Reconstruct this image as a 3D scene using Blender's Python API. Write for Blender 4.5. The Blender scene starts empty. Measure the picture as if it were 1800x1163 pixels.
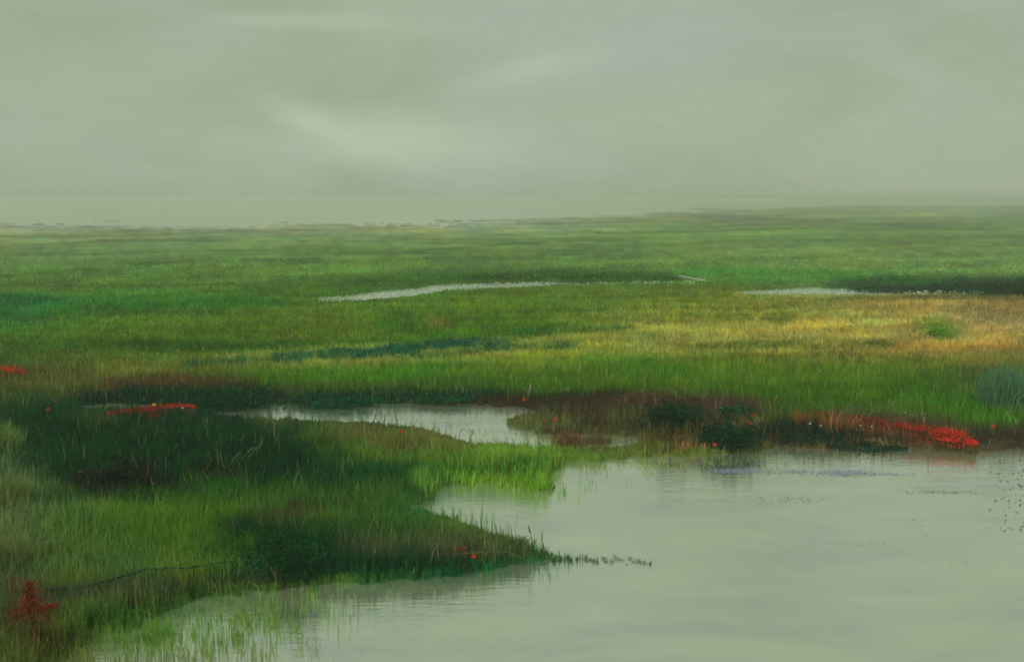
import bpy, math, random
import numpy as np

random.seed(7)
rng = np.random.default_rng(11)
S = bpy.context.scene
COL = S.collection
PI = math.pi

# ------------------------------------------------------------------ camera
F = 1750.0                      # focal length in pixels of the 1800 px wide photograph
H = 5.0                         # eye height above the water
PITCH = math.atan((581.5 - 350.0) / F)
CP, SP = math.cos(PITCH), math.sin(PITCH)
cam_d = bpy.data.cameras.new("camera")
cam = bpy.data.objects.new("camera", cam_d)
COL.objects.link(cam)
cam.location = (0, 0, H)
cam.rotation_euler = (PI / 2 - PITCH, 0, 0)
cam_d.sensor_width = 36.0
cam_d.lens = 36.0 * F / 1800.0
cam_d.clip_start = 0.1
cam_d.clip_end = 40000
S.camera = cam


def to_px(x, y, z):
    """ground point -> where it stands in the view (1800 x 1163)"""
    dz = z - H
    zc = np.maximum(y * CP - dz * SP, 0.05)
    yc = y * SP + dz * CP
    return 900 + F * x / zc, 581.5 - F * yc / zc


def to_ground(u, v, z=0.0):
    a = (np.asarray(u, float) - 900) / F
    b = (581.5 - np.asarray(v, float)) / F
    dy = CP + b * SP
    dz = -SP + b * CP
    t = (z - H) / np.minimum(dz, -1e-5)
    return a * t, dy * t


def G(u, v, z=0.0):
    x, y = to_ground(u, v, z)
    return float(x), float(y), z


def pxm(u, v):
    """pixels per metre at a ground point"""
    x, y = to_ground(u, v)
    return F / float(y * CP + H * SP)


# ------------------------------------------------------------------ noise
def hash2(i, j, s):
    h = (i * 374761393 + j * 668265263 + s * 1442695041) & 0xFFFFFFFF
    h = ((h ^ (h >> 13)) * 1274126177) & 0xFFFFFFFF
    return ((h ^ (h >> 16)) & 0xFFFF) / 65535.0


def vnoise(x, y, s=0):
    xi = np.floor(x).astype(np.int64)
    yi = np.floor(y).astype(np.int64)
    fx, fy = x - xi, y - yi
    fx = fx * fx * fx * (fx * (fx * 6 - 15) + 10)
    fy = fy * fy * fy * (fy * (fy * 6 - 15) + 10)
    a, b = hash2(xi, yi, s), hash2(xi + 1, yi, s)
    c, d = hash2(xi, yi + 1, s), hash2(xi + 1, yi + 1, s)
    return (a * (1 - fx) + b * fx) * (1 - fy) + (c * (1 - fx) + d * fx) * fy


def fbm(x, y, s=0, n=4):
    t, w, a = 0.0, 0.0, 1.0
    for k in range(n):
        t = t + a * vnoise(x * 2 ** k, y * 2 ** k, s + 17 * k)
        w += a
        a *= 0.55
    return t / w


def smooth(a, b, x):
    t = np.clip((x - a) / (b - a), 0, 1)
    return t * t * (3 - 2 * t)


def lin(c):
    c = np.asarray(c, float) / 255.0
    return np.where(c <= 0.04045, c / 12.92, ((c + 0.055) / 1.055) ** 2.4)


# ------------------------------------------------------------------ shore lines
POOLS = {
    'main': [(2500, 770), (1800, 788), (1700, 792), (1560, 787), (1400, 784), (1330, 792), (1250, 800), (1150, 800), (1060, 806),
             (990, 815), (972, 838), (985, 858), (930, 862), (870, 850), (800, 853), (760, 878), (716, 888), (722, 902), (775, 913),
             (820, 928), (870, 948), (908, 963), (942, 972), (970, 979), (930, 986), (890, 992), (850, 1004), (800, 1010), (700, 1018), (600, 1027), (480, 1039),
             (390, 1054), (320, 1074), (230, 1102), (140, 1142), (70, 1230), (0, 1700), (2500, 1700)],
    'mid': [(310, 723), (420, 711), (560, 711), (640, 709), (720, 710), (860, 712), (960, 721), (930, 730), (900, 738), (905, 748), (940, 757),
            (930, 763), (1040, 766), (1120, 768), (1110, 790), (1000, 794), (930, 793), (850, 788), (795, 779), (760, 763), (700, 752), (620, 747), (520, 744), (430, 737)],
    'slit': [(110, 716), (200, 709), (290, 713), (262, 722), (210, 724), (150, 723)],
    'creek': [(520, 528), (620, 519), (700, 508), (780, 500), (880, 496), (990, 494), (1130, 492.5), (1250, 494), (1150, 496.5), (990, 501), (880, 506), (800, 511), (740, 520), (640, 531)],
    'creek2': [(1290, 512), (1420, 505), (1540, 509), (1640, 507), (1770, 509), (1770, 519), (1600, 520), (1440, 521), (1310, 518)],
    'lagoon': [(-1500, 361), (0, 359), (400, 358.5), (900, 356), (1300, 354), (2400, 352.0), (2400, 360.5), (1800, 361), (1500, 362), (1250, 367), (1100, 377), (850, 391),
               (600, 398), (300, 397), (0, 396), (-1500, 398)],
}


def poly_sd(u, v, P, vs):
    """signed distance to polygon in view pixels (v stretched by vs), positive inside"""
    P = np.array(P, float)
    px, py = u, v * vs
    ax, ay = P[:, 0], P[:, 1] * vs
    d = np.full(u.shape, 1e9)
    ins = np.zeros(u.shape, bool)
    for i in range(len(P)):
        j = (i + 1) % len(P)
        x0, y0, x1, y1 = ax[i], ay[i], ax[j], ay[j]
        ex, ey = x1 - x0, y1 - y0
        t = np.clip(((px - x0) * ex + (py - y0) * ey) / (ex * ex + ey * ey + 1e-9), 0, 1)
        d = np.minimum(d, (px - x0 - t * ex) ** 2 + (py - y0 - t * ey) ** 2)
        c = (y0 > py) != (y1 > py)
        if y1 != y0:
            ins ^= c & (px < (x1 - x0) * (py - y0) / (y1 - y0) + x0)
    d = np.sqrt(d)
    return np.where(ins, d, -d)


def water_sd(u, v):
    """signed distance to water, in view pixels, >0 over water"""
    nu = (fbm(u / 46, v / 15, 3) - .5) * 46 + (fbm(u / 11, v / 5, 5, 3) - .5) * 24
    nv = (fbm(u / 60, v / 12, 4) - .5) * 16 + (fbm(u / 9, v / 5, 6, 3) - .5) * 11
    sd = poly_sd(u + nu, v + nv, POOLS['main'], 2.0)
    sd = sd + ((fbm(u / 44, v / 13, 10, 4) - .5) * 120 + 10) * smooth(860, 640, u) * smooth(985, 1050, v) * smooth(-90, -20, sd)
    sd = np.maximum(sd, poly_sd(u + nu * .9, v + nv * .3 + (fbm(u / 13, v / 3.5, 8, 3) - .5) * 9, POOLS['mid'], 2.5) + (fbm(u / 50, v / 5, 9, 3) - .5) * 16 * smooth(700, 900, u))
    sd = np.maximum(sd, poly_sd(u + nu * .4, v + nv * .12, POOLS['slit'], 3))
    sd = np.maximum(sd, poly_sd(u + nu * .6, v + nv * .18, POOLS['creek'], 3))
    sd = np.maximum(sd, poly_sd(u + nu * .6, v + nv * .15, POOLS['creek2'], 4))
    lg = poly_sd(u + nu, v, POOLS['lagoon'], 8)
    bars = (fbm(u / 190, v / 2.4, 7, 6) - .5) * (210 + 110 * smooth(500, 1100, u)) * smooth(353.5, 358, v) * (1 - .75 * smooth(1150, 1500, u))
    bars = bars + (fbm(u / 12, v / 1.6, 12, 2) - .5) * 110 * smooth(384, 392, v)
    sd = np.maximum(sd, np.where(lg > -140, lg + bars, lg))
    return sd


# ------------------------------------------------------------------ what grows where: colour of the vegetation, haze painted into the pale far rows
ROWS = [352, 365, 380, 400, 418, 440, 470, 490, 508, 530, 560, 585, 605, 630, 660, 690, 720, 760, 800, 850, 900, 950, 1000, 1050, 1110, 1163]
COLS = [0, 300, 600, 900, 1200, 1500, 1800]
BASE = {
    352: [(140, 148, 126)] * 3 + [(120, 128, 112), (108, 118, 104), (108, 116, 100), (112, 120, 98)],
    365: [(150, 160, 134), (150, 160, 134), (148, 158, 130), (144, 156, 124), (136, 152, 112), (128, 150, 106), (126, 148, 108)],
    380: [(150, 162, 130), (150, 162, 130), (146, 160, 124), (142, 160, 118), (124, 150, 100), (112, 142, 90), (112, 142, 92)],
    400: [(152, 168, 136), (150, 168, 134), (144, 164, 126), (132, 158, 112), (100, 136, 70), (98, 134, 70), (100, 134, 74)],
    418: [(116, 146, 94), (112, 144, 88), (108, 142, 82), (100, 138, 70), (94, 136, 62), (98, 138, 64), (98, 134, 66)],
    440: [(98, 134, 70), (96, 134, 66), (92, 134, 60), (94, 134, 60), (94, 136, 60), (102, 142, 66), (102, 138, 66)],
    470: [(80, 124, 54), (78, 124, 48), (80, 126, 46), (72, 120, 42), (82, 130, 50), (92, 136, 58), (96, 136, 62)],
    490: [(72, 118, 46), (70, 118, 38), (64, 116, 32), (36, 78, 18), (58, 114, 36), (60, 118, 42), (52, 104, 44)],
    508: [(66, 112, 38), (64, 112, 32), (46, 104, 24), (66, 104, 26), (74, 108, 32), (70, 112, 40), (30, 62, 30)],
    530: [(40, 100, 36), (42, 104, 28), (70, 112, 26), (70, 108, 22), (84, 116, 28), (104, 116, 42), (116, 118, 58)],
    560: [(62, 106, 36), (70, 108, 28), (84, 108, 24), (70, 106, 18), (118, 130, 54), (130, 134, 66), (136, 124, 74)],
    585: [(64, 104, 30), (78, 108, 24), (80, 106, 22), (62, 104, 16), (132, 140, 66), (136, 138, 68), (136, 131, 76)],
    605: [(58, 92, 30), (52, 88, 22), (70, 104, 28), (122, 136, 44), (132, 139, 64), (130, 128, 58), (132, 117, 60)],
    630: [(60, 90, 32), (84, 108, 36), (112, 126, 48), (100, 124, 38), (88, 118, 30), (120, 130, 42), (108, 110, 44)],
    660: [(72, 86, 36), (70, 84, 32), (70, 110, 24), (68, 104, 24), (74, 110, 22), (70, 106, 20), (62, 88, 42)],
    690: [(62, 80, 36), (62, 62, 34), (52, 76, 30), (50, 92, 22), (62, 92, 22), (56, 98, 14), (60, 84, 40)],
    720: [(54, 82, 34), (24, 58, 34), (20, 54, 30), (44, 50, 34), (64, 56, 36), (62, 100, 22), (54, 98, 22)],
    760: [(56, 82, 42), (12, 58, 28), (72, 96, 38), (80, 98, 40), (66, 66, 36), (50, 58, 32), (64, 56, 38)],
    800: [(62, 86, 46), (12, 56, 26), (70, 106, 32), (84, 116, 36), (86, 106, 40), (90, 86, 54), (80, 76, 52)],
    850: [(70, 92, 50), (28, 66, 28), (24, 74, 34), (80, 118, 34), (84, 116, 34), (84, 116, 40), (80, 96, 50)],
    900: [(70, 92, 48), (58, 94, 24), (52, 86, 30), (52, 92, 30), (70, 100, 34), (80, 110, 40), (80, 96, 50)],
    950: [(68, 90, 46), (62, 96, 26), (52, 72, 32), (62, 78, 40), (40, 80, 34), (60, 90, 40), (60, 90, 40)],
    1000: [(62, 84, 42), (68, 96, 28), (22, 72, 34), (24, 76, 36), (20, 74, 40), (40, 80, 40), (50, 80, 40)],
    1050: [(60, 74, 36), (62, 84, 42), (70, 104, 34), (60, 96, 40), (40, 90, 50), (50, 90, 50), (50, 90, 50)],
    1110: [(62, 78, 32), (62, 100, 30), (80, 100, 50), (60, 96, 40), (50, 90, 50), (50, 90, 50), (50, 90, 50)],
    1163: [(66, 80, 32), (70, 84, 34), (80, 90, 50), (60, 96, 40), (50, 90, 50), (50, 90, 50), (50, 90, 50)],
}
BT = np.array([[BASE[r][c] for c in range(len(COLS))] for r in ROWS], float)
for _r, _k in ((470, 6), (490, 9), (508, 9), (530, 7)):
    BT[ROWS.index(_r), :, 0] += _k
    BT[ROWS.index(_r), :, 2] += _k * .6
for _r, _k in ((800, 1.05), (850, 1.1), (900, 1.13), (950, 1.13), (1000, 1.13), (1050, 1.12), (1110, 1.15), (1163, 1.15)):
    BT[ROWS.index(_r)] *= _k

# patches: (kind, points, half width, colour, strength, broken)
PATCH = [
    # far flats
    ([(640, 405), (760, 406)], 4, (140, 148, 78), .8, 0),
    ([(1240, 386), (1460, 390)], 6, (92, 112, 74), .8, .3), ([(1150, 378), (1320, 379)], 4, (110, 128, 92), .7, .3),
    ([(1340, 362), (1760, 364)], 4, (100, 132, 96), .7, .2), ([(1560, 400), (1760, 404)], 5, (84, 118, 60), .7, .3),
    ([(1050, 412), (1200, 409), (1420, 402)], 1.6, (66, 100, 46), .8, .3), ([(680, 452), (780, 440), (960, 428)], 1.6, (60, 96, 40), .8, .3),
    ([(230, 466), (360, 461), (560, 458)], 1.6, (52, 88, 34), .9, .2), ([(0, 486), (160, 474)], 4, (50, 100, 30), .6, .3),
    ([(1150, 445), (1800, 440)], 6, (112, 146, 74), .6, .4), ([(300, 500), (700, 470), (1000, 456)], 3, (96, 136, 66), .5, .5),
    ([(820, 486), (1000, 483), (1180, 489)], 7, (38, 76, 20), .9, 0), ([(640, 498), (820, 487)], 6, (40, 96, 20), .8, .2),
    ([(1220, 480), (1450, 484), (1600, 492)], 7, (48, 112, 34), .7, .2), ([(1480, 500), (1640, 499), (1900, 500)], 9, (26, 72, 34), .9, .1),
    ([(1720, 508), (1950, 507)], 8, (18, 42, 28), .95, 0),
    ([(0, 546), (60, 540)], 20, (24, 92, 48), .8, .3), ([(80, 545), (260, 535), (480, 532)], 6, (36, 102, 26), .7, .3),
    ([(1300, 516), (1480, 518)], 4, (150, 162, 92), .7, .4),
    # orange and gold meadow
    ([(1500, 533), (1640, 530), (1760, 545), (1900, 560)], 11, (134, 122, 66), .65, .45), ([(1650, 560), (1900, 555)], 26, (134, 124, 74), .4, .45),
    ([(1270, 580), (1360, 582)], 6, (152, 128, 50), .6, .4), ([(1450, 626), (1560, 616), (1680, 612), (1900, 606)], 9, (130, 118, 60), .75, .4),
    ([(1100, 580), (1250, 570), (1500, 576)], 14, (136, 142, 66), .6, .3), ([(1650, 600), (1800, 592)], 8, (148, 146, 66), .6, .3),
    ([(740, 572), (762, 570)], 10, (112, 98, 44), .7, .2), ([(700, 566), (720, 574)], 14, (40, 98, 22), .7, .2), ([(915, 583), (945, 582)], 5, (30, 92, 16), .9, .1),
    ([(300, 580), (560, 586)], 12, (76, 102, 22), .6, .3), ([(250, 606), (420, 612), (560, 602)], 7, (34, 76, 18), .7, .4),
    ([(600, 604), (700, 598), (850, 590), (960, 580)], 6, (44, 96, 18), .7, .3),
    ([(180, 650), (400, 638)], 8, (104, 116, 46), .8, .4), ([(400, 636), (600, 630), (780, 622), (900, 614)], 10, (120, 132, 58), .95, .4), ([(420, 632), (700, 614), (900, 600), (1080, 588), (1300, 570)], 10, (124, 136, 60), .9, .4),
    ([(500, 628), (640, 622), (780, 606), (880, 600)], 8, (18, 74, 54), .95, .5), ([(330, 640), (470, 632), (600, 620)], 5, (28, 74, 36), .8, .55),
    ([(700, 630), (840, 616), (1000, 606)], 5, (34, 78, 40), .8, .6), ([(900, 592), (1100, 575)], 5, (48, 84, 26), .8, .6),
    ([(1200, 610), (1420, 605), (1560, 602)], 5, (78, 92, 28), .85, .55), ([(1280, 628), (1480, 628), (1640, 632)], 7, (76, 86, 30), .8, .6),
    ([(1120, 640), (1240, 630), (1440, 640)], 6, (84, 100, 30), .6, .6), ([(1365, 556), (1375, 562)], 8, (84, 108, 30), .8, .4), ([(1190, 560), (1300, 552)], 8, (80, 110, 28), .6, .5),
    ([(1648, 572), (1660, 580)], 12, (84, 118, 34), .8, .2),
    # green meadow above the far bank
    ([(480, 665), (640, 660), (760, 650)], 12, (58, 112, 18), .7, .3), ([(1060, 645), (1180, 652)], 14, (58, 106, 20), .7, .3),
    ([(1260, 690), (1460, 690)], 14, (54, 96, 14), .7, .3), ([(1640, 690), (1740, 740)], 16, (52, 108, 22), .7, .3), ([(1300, 660), (1500, 664)], 10, (78, 104, 22), .6, .4),
    ([(1700, 740), (1800, 735)], 8, (60, 116, 26), .8, .2), ([(1640, 742), (1600, 735)], 8, (90, 118, 58), .6, .3),
    # dark far bank
    ([(40, 668), (160, 664)], 16, (84, 88, 40), .6, .3), ([(200, 676), (320, 672), (430, 678)], 9, (80, 56, 34), .8, .25), ([(100, 720), (300, 700), (440, 696)], 15, (10, 52, 30), .9, .15),
    ([(420, 694), (520, 690), (640, 694)], 9, (52, 66, 36), .8, .2), ([(520, 704), (640, 700), (760, 697)], 6, (8, 50, 30), .95, .1), ([(560, 698), (760, 698), (900, 704), (1090, 700)], 9, (14, 52, 26), .95, .12),
    ([(720, 704), (860, 704), (950, 710)], 5, (34, 40, 36), .9, .1), ([(820, 708), (1000, 704), (1130, 708)], 12, (52, 38, 28), .93, .12), ([(960, 730), (1100, 734), (1240, 752)], 14, (60, 54, 34), .85, .25), ([(800, 690), (880, 692)], 4, (14, 56, 36), .8, .2),
    ([(960, 720), (1100, 718)], 8, (62, 62, 36), .7, .3), ([(1090, 712), (1180, 708), (1300, 712)], 13, (66, 48, 38), .95, .08), ([(1180, 730), (1300, 735)], 10, (40, 48, 30), .85, .15), ([(1090, 728), (1140, 730)], 9, (66, 86, 28), .7, .2),
    ([(840, 725), (910, 727)], 4, (142, 110, 78), .75, .3), ([(880, 742), (990, 738)], 11, (92, 104, 52), .9, .2), ([(980, 765), (1040, 775)], 12, (76, 58, 38), .8, .45),
    ([(1180, 765), (1260, 755)], 18, (64, 62, 30), .8, .2), ([(1200, 780), (1240, 782)], 4, (146, 104, 66), .85, .2), ([(1300, 742), (1380, 745)], 5, (136, 122, 60), .75, .3),
    ([(1320, 764), (1400, 772)], 7, (120, 100, 50), .7, .35), ([(1330, 756), (1440, 754), (1580, 764)], 13, (14, 38, 24), .97, .08), ([(1360, 772), (1500, 774), (1640, 776)], 6, (58, 40, 30), .92, .15),
    ([(1480, 732), (1600, 736)], 11, (70, 76, 48), .75, .25), ([(1540, 752), (1700, 762), (1900, 766)], 13, (54, 50, 36), .95, .12), ([(1720, 772), (1900, 777)], 9, (54, 44, 32), .95, .12),
    ([(1400, 780), (1560, 782)], 4, (150, 124, 80), .7, .4), ([(1660, 757), (1700, 760)], 2.5, (150, 150, 90), .8, .3), ([(1400, 736), (1500, 744), (1600, 762)], 5, (132, 74, 42), .8, .2),
    # island and left marsh
    ([(440, 738), (520, 742)], 6, (96, 92, 52), .8, .3), ([(640, 768), (760, 772)], 26, (84, 88, 44), .8, .3), ([(560, 800), (620, 790)], 14, (84, 112, 36), .7, .3),
    ([(860, 800), (960, 795)], 14, (96, 132, 40), .8, .3), ([(720, 820), (860, 822), (960, 808)], 4, (20, 84, 36), .8, .3), ([(470, 835), (620, 835), (690, 842)], 20, (10, 60, 28), .92, .2),
    ([(820, 838), (980, 845)], 14, (92, 136, 36), .8, .3), ([(740, 845), (780, 860)], 10, (104, 142, 48), .8, .3), ([(700, 886), (730, 905)], 9, (28, 96, 36), .7, .2),
    ([(620, 870), (680, 860)], 16, (64, 92, 28), .7, .3), ([(520, 870), (560, 900)], 26, (54, 88, 26), .6, .3),
    ([(60, 735), (140, 750), (260, 745)], 26, (12, 54, 28), .9, .2), ([(130, 790), (300, 780), (450, 800)], 46, (5, 46, 22), .97, .12), ([(180, 850), (240, 848), (330, 842)], 20, (20, 24, 20), .92, .2), ([(200, 700), (330, 706), (450, 700)], 16, (8, 44, 26), .95, .1),
    ([(100, 790), (180, 800)], 14, (20, 64, 28), .7, .3), ([(90, 880), (260, 878)], 9, (28, 66, 34), .7, .4), ([(140, 735), (180, 742)], 10, (58, 72, 26), .7, .3), ([(230, 770), (300, 760)], 6, (50, 78, 38), .6, .5),
    ([(400, 840), (430, 838)], 10, (40, 48, 30), .7, .4), ([(330, 850), (420, 856)], 8, (40, 100, 32), .7, .3), ([(10, 820), (20, 960)], 22, (98, 106, 70), .5, .4),
    ([(460, 915), (520, 905)], 14, (58, 60, 38), .8, .3), ([(460, 955), (540, 970)], 32, (4, 50, 22), .97, .1), ([(540, 980), (660, 990), (800, 992)], 17, (6, 58, 28), .95, .15),
    ([(620, 965), (760, 962), (840, 968)], 12, (74, 78, 48), .75, .25), ([(600, 935), (720, 925)], 14, (38, 82, 32), .7, .3), ([(830, 945), (880, 955)], 8, (66, 80, 46), .7, .3),
    ([(300, 940), (420, 960)], 22, (72, 100, 22), .6, .3), ([(120, 930), (240, 960)], 24, (56, 92, 30), .5, .4), ([(170, 1000), (250, 1000)], 18, (58, 92, 56), .6, .4),
    ([(80, 1060), (200, 1040), (320, 1022), (480, 1008)], 9, (60, 68, 46), .8, .3), ([(120, 1010), (150, 1020)], 9, (78, 102, 30), .7, .3), ([(300, 1000), (330, 1012)], 9, (86, 110, 34), .7, .3),
    ([(180, 1085), (260, 1075), (360, 1060)], 16, (44, 96, 30), .75, .3), ([(480, 1010), (500, 1018)], 10, (70, 72, 56), .8, .2), ([(540, 1030), (600, 1024)], 8, (86, 116, 36), .8, .3),
    ([(30, 1100), (70, 1130)], 18, (64, 58, 34), .7, .3), ([(0, 1000), (20, 1050)], 16, (70, 92, 60), .6, .3), ([(40, 1040), (70, 1090)], 14, (94, 64, 40), .6, .3),
]
GAIN = 1.0


def field(u, v):
    """appearance colour (linear) of what grows at a spot"""
    u = np.clip(u, -900, 2700)
    v = np.clip(v, 351.5, 1400)
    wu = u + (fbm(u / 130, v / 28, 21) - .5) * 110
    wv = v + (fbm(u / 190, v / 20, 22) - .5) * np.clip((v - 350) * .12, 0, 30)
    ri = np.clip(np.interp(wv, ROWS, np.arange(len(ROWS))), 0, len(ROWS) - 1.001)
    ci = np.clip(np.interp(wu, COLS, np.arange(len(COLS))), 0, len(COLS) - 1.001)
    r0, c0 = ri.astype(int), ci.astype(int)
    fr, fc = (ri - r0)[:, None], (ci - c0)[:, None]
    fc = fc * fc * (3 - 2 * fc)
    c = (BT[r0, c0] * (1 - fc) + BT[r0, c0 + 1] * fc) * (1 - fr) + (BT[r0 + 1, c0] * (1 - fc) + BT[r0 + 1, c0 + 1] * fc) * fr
    dry = fbm(u / 26, v / 4.0, 31, 3)
    dry2 = fbm(u / 7, v / 3.0, 33, 2)
    for k, (pts, hw, pc, a, br) in enumerate(PATCH):
        pts = np.array(pts, float)
        lo, hi = pts.min(0) - hw * 6, pts.max(0) + hw * 6
        m = (u > lo[0]) & (u < hi[0]) & (v > lo[1] - 10) & (v < hi[1] + 10)
        if not m.any():
            continue
        uu = u[m] + (fbm(u[m] / 40, v[m] / 12, 50 + k, 2) - .5) * hw * 2.2
        vv = v[m] + (fbm(u[m] / 60, v[m] / 12, 90 + k, 2) - .5) * hw * 1.4
        d = np.full(uu.shape, 1e9)
        for i in range(len(pts) - 1):
            x0, y0, x1, y1 = *pts[i], *pts[i + 1]
            ex, ey = x1 - x0, y1 - y0
            t = np.clip(((uu - x0) * ex + (vv - y0) * ey) / (ex * ex + ey * ey + 1e-9), 0, 1)
            d = np.minimum(d, np.hypot((uu - x0 - t * ex) / 2.6, vv - y0 - t * ey))
        al = np.clip(1.25 - (d / hw) ** 1.5 * .62, 0, 1)
        al = al * a
        if br:
            n = dry[m] * .65 + dry2[m] * .35
            th = .5 + (1 - al) * .22 - .04
            al = al * ((1 - br) + br * 1.2 * smooth(th - .05, th + .05, n))
        al = np.clip(al, 0, 1)[:, None]
        c[m] = c[m] * (1 - al) + np.array(pc, float) * al
    # streaks and mottling of the growth itself
    s = (fbm(u / 90, v / 5, 61, 4) - .5) * .36 + (fbm(u / 14, v / 6, 63, 3) - .5) * .30
    hue = (fbm(u / 70, v / 16, 65, 3) - .5)
    tilt = v + (u - 900) * .018 + (fbm(u / 220, v / 18, 67, 2) - .5) * 12
    s = s + (fbm(u / 330, tilt / 1.9, 69, 3) - .5) * .42 * smooth(600, 520, v) + (fbm(u / 260, tilt / 6.5, 70, 3) - .5) * .3 * smooth(660, 560, v)
    c = c * (1 + s)[:, None]
    c[:, 0] *= 1 + hue * .2
    c[:, 2] *= 1 - hue * .25
    c = c * np.array([1.04, .975, 1.06])
    return lin(np.clip(c, 3, 230))


# ------------------------------------------------------------------ materials
def new_mat(name):
    m = bpy.data.materials.new(name)
    m.use_nodes = True
    nt = m.node_tree
    nt.nodes.clear()
    out = nt.nodes.new('ShaderNodeOutputMaterial')
    return m, nt, out


def N(nt, typ, **kw):
    n = nt.nodes.new(typ)
    for k, v in kw.items():
        if k in n.inputs:
            n.inputs[k].default_value = v
        else:
            setattr(n, k, v)
    return n


def L(nt, a, b):
    nt.links.new(a, b)


VEG = 2.72      # reflectance per unit of appearance under this sky


def veg_material(name, gain=VEG, transl=.3):
    m, nt, out = new_mat(name)
    at = N(nt, 'ShaderNodeAttribute', attribute_name='col')
    mul = N(nt, 'ShaderNodeVectorMath', operation='SCALE')
    mul.inputs['Scale'].default_value = gain
    L(nt, at.outputs['Color'], mul.inputs[0])
    p = N(nt, 'ShaderNodeBsdfPrincipled', Roughness=.75)
    p.inputs['Specular IOR Level'].default_value = .12
    L(nt, mul.outputs[0], p.inputs['Base Color'])
    t = N(nt, 'ShaderNodeBsdfTranslucent')
    L(nt, mul.outputs[0], t.inputs['Color'])
    mx = N(nt, 'ShaderNodeMixShader')
    mx.inputs[0].default_value = transl
    L(nt, p.outputs[0], mx.inputs[1])
    L(nt, t.outputs[0], mx.inputs[2])
    L(nt, mx.outputs[0], out.inputs['Surface'])
    return m


M_GRASS = veg_material('grass_blades')


def soil_material():
    m, nt, out = new_mat('marsh_turf')
    at = N(nt, 'ShaderNodeAttribute', attribute_name='col')
    geo = N(nt, 'ShaderNodeNewGeometry')
    n1 = N(nt, 'ShaderNodeTexNoise', Scale=2.6, Detail=6.0, Roughness=.65)
    L(nt, geo.outputs['Position'], n1.inputs['Vector'])
    mr = N(nt, 'ShaderNodeMapRange')
    mr.inputs['From Min'].default_value = .25
    mr.inputs['From Max'].default_value = .75
    mr.inputs['To Min'].default_value = 1.25 * .62
    mr.inputs['To Max'].default_value = 1.25 * 1.3
    L(nt, n1.outputs['Fac'], mr.inputs['Value'])
    mul = N(nt, 'ShaderNodeVectorMath', operation='SCALE')
    L(nt, at.outputs['Color'], mul.inputs[0])
    L(nt, mr.outputs[0], mul.inputs['Scale'])
    p = N(nt, 'ShaderNodeBsdfPrincipled', Roughness=.9)
    p.inputs['Specular IOR Level'].default_value = .1
    L(nt, mul.outputs[0], p.inputs['Base Color'])
    bp = N(nt, 'ShaderNodeBump', Strength=.6, Distance=.08)
    L(nt, n1.outputs['Fac'], bp.inputs['Height'])
    L(nt, bp.outputs[0], p.inputs['Normal'])
    L(nt, p.outputs[0], out.inputs['Surface'])
    return m


def water_material():
    m, nt, out = new_mat('still_marsh_water')
    geo = N(nt, 'ShaderNodeNewGeometry')
    # drifts of algae and silt in the water
    mp = N(nt, 'ShaderNodeMapping')
    mp.inputs['Scale'].default_value = (.16, .5, 1)
    L(nt, geo.outputs['Position'], mp.inputs['Vector'])
    n1 = N(nt, 'ShaderNodeTexNoise', Scale=2.2, Detail=5.0, Roughness=.6, Distortion=.5)
    L(nt, mp.outputs[0], n1.inputs['Vector'])
    cr = N(nt, 'ShaderNodeValToRGB')
    e = cr.color_ramp.elements
    e[0].position, e[0].color = .36, (.26, .32, .32, 1)
    e[1].position, e[1].color = .64, (.50, .57, .38, 1)
    k = e.new(.5)
    k.color = (.40, .465, .33, 1)
    L(nt, n1.outputs['Fac'], cr.inputs[0])
    d = N(nt, 'ShaderNodeBsdfDiffuse')
    L(nt, cr.outputs[0], d.inputs['Color'])
    g = N(nt, 'ShaderNodeBsdfGlossy', Roughness=.09)
    g.inputs['Color'].default_value = (.95, .98, .93, 1)
    # long low ripples, finer ones on top
    mp2 = N(nt, 'ShaderNodeMapping')
    mp2.inputs['Scale'].default_value = (1.0, 4.6, 1)
    L(nt, geo.outputs['Position'], mp2.inputs['Vector'])
    n2 = N(nt, 'ShaderNodeTexNoise', Scale=2.4, Detail=4.0, Roughness=.55)
    L(nt, mp2.outputs[0], n2.inputs['Vector'])
    bp = N(nt, 'ShaderNodeBump', Strength=.3, Distance=.05)
    # catspaws: the breeze ruffles the pool in long drifts and leaves it glassy between them
    mp3 = N(nt, 'ShaderNodeMapping')
    mp3.inputs['Scale'].default_value = (.22, .9, 1)
    mp3.inputs['Location'].default_value = (3, 7, 0)
    L(nt, geo.outputs['Position'], mp3.inputs['Vector'])
    n3 = N(nt, 'ShaderNodeTexNoise', Scale=1.6, Detail=5.0, Roughness=.65)
    L(nt, mp3.outputs[0], n3.inputs['Vector'])
    r3 = N(nt, 'ShaderNodeMapRange')
    r3.inputs['From Min'].default_value = .35
    r3.inputs['From Max'].default_value = .68
    r3.inputs['To Min'].default_value = .05
    r3.inputs['To Max'].default_value = .26
    L(nt, n3.outputs['Fac'], r3.inputs['Value'])
    L(nt, r3.outputs[0], bp.inputs['Strength'])
    L(nt, n2.outputs['Fac'], bp.inputs['Height'])
    L(nt, bp.outputs[0], g.inputs['Normal'])
    fr = N(nt, 'ShaderNodeFresnel', IOR=1.33)
    ad = N(nt, 'ShaderNodeMath', operation='MULTIPLY_ADD')
    ad.inputs[1].default_value = .6
    ad.inputs[2].default_value = .62
    ad.use_clamp = True
    L(nt, fr.outputs[0], ad.inputs[0])
    mx = N(nt, 'ShaderNodeMixShader')
    L(nt, ad.outputs[0], mx.inputs[0])
    L(nt, d.outputs[0], mx.inputs[1])
    L(nt, g.outputs[0], mx.inputs[2])
    L(nt, mx.outputs[0], out.inputs['Surface'])
    return m


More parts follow.
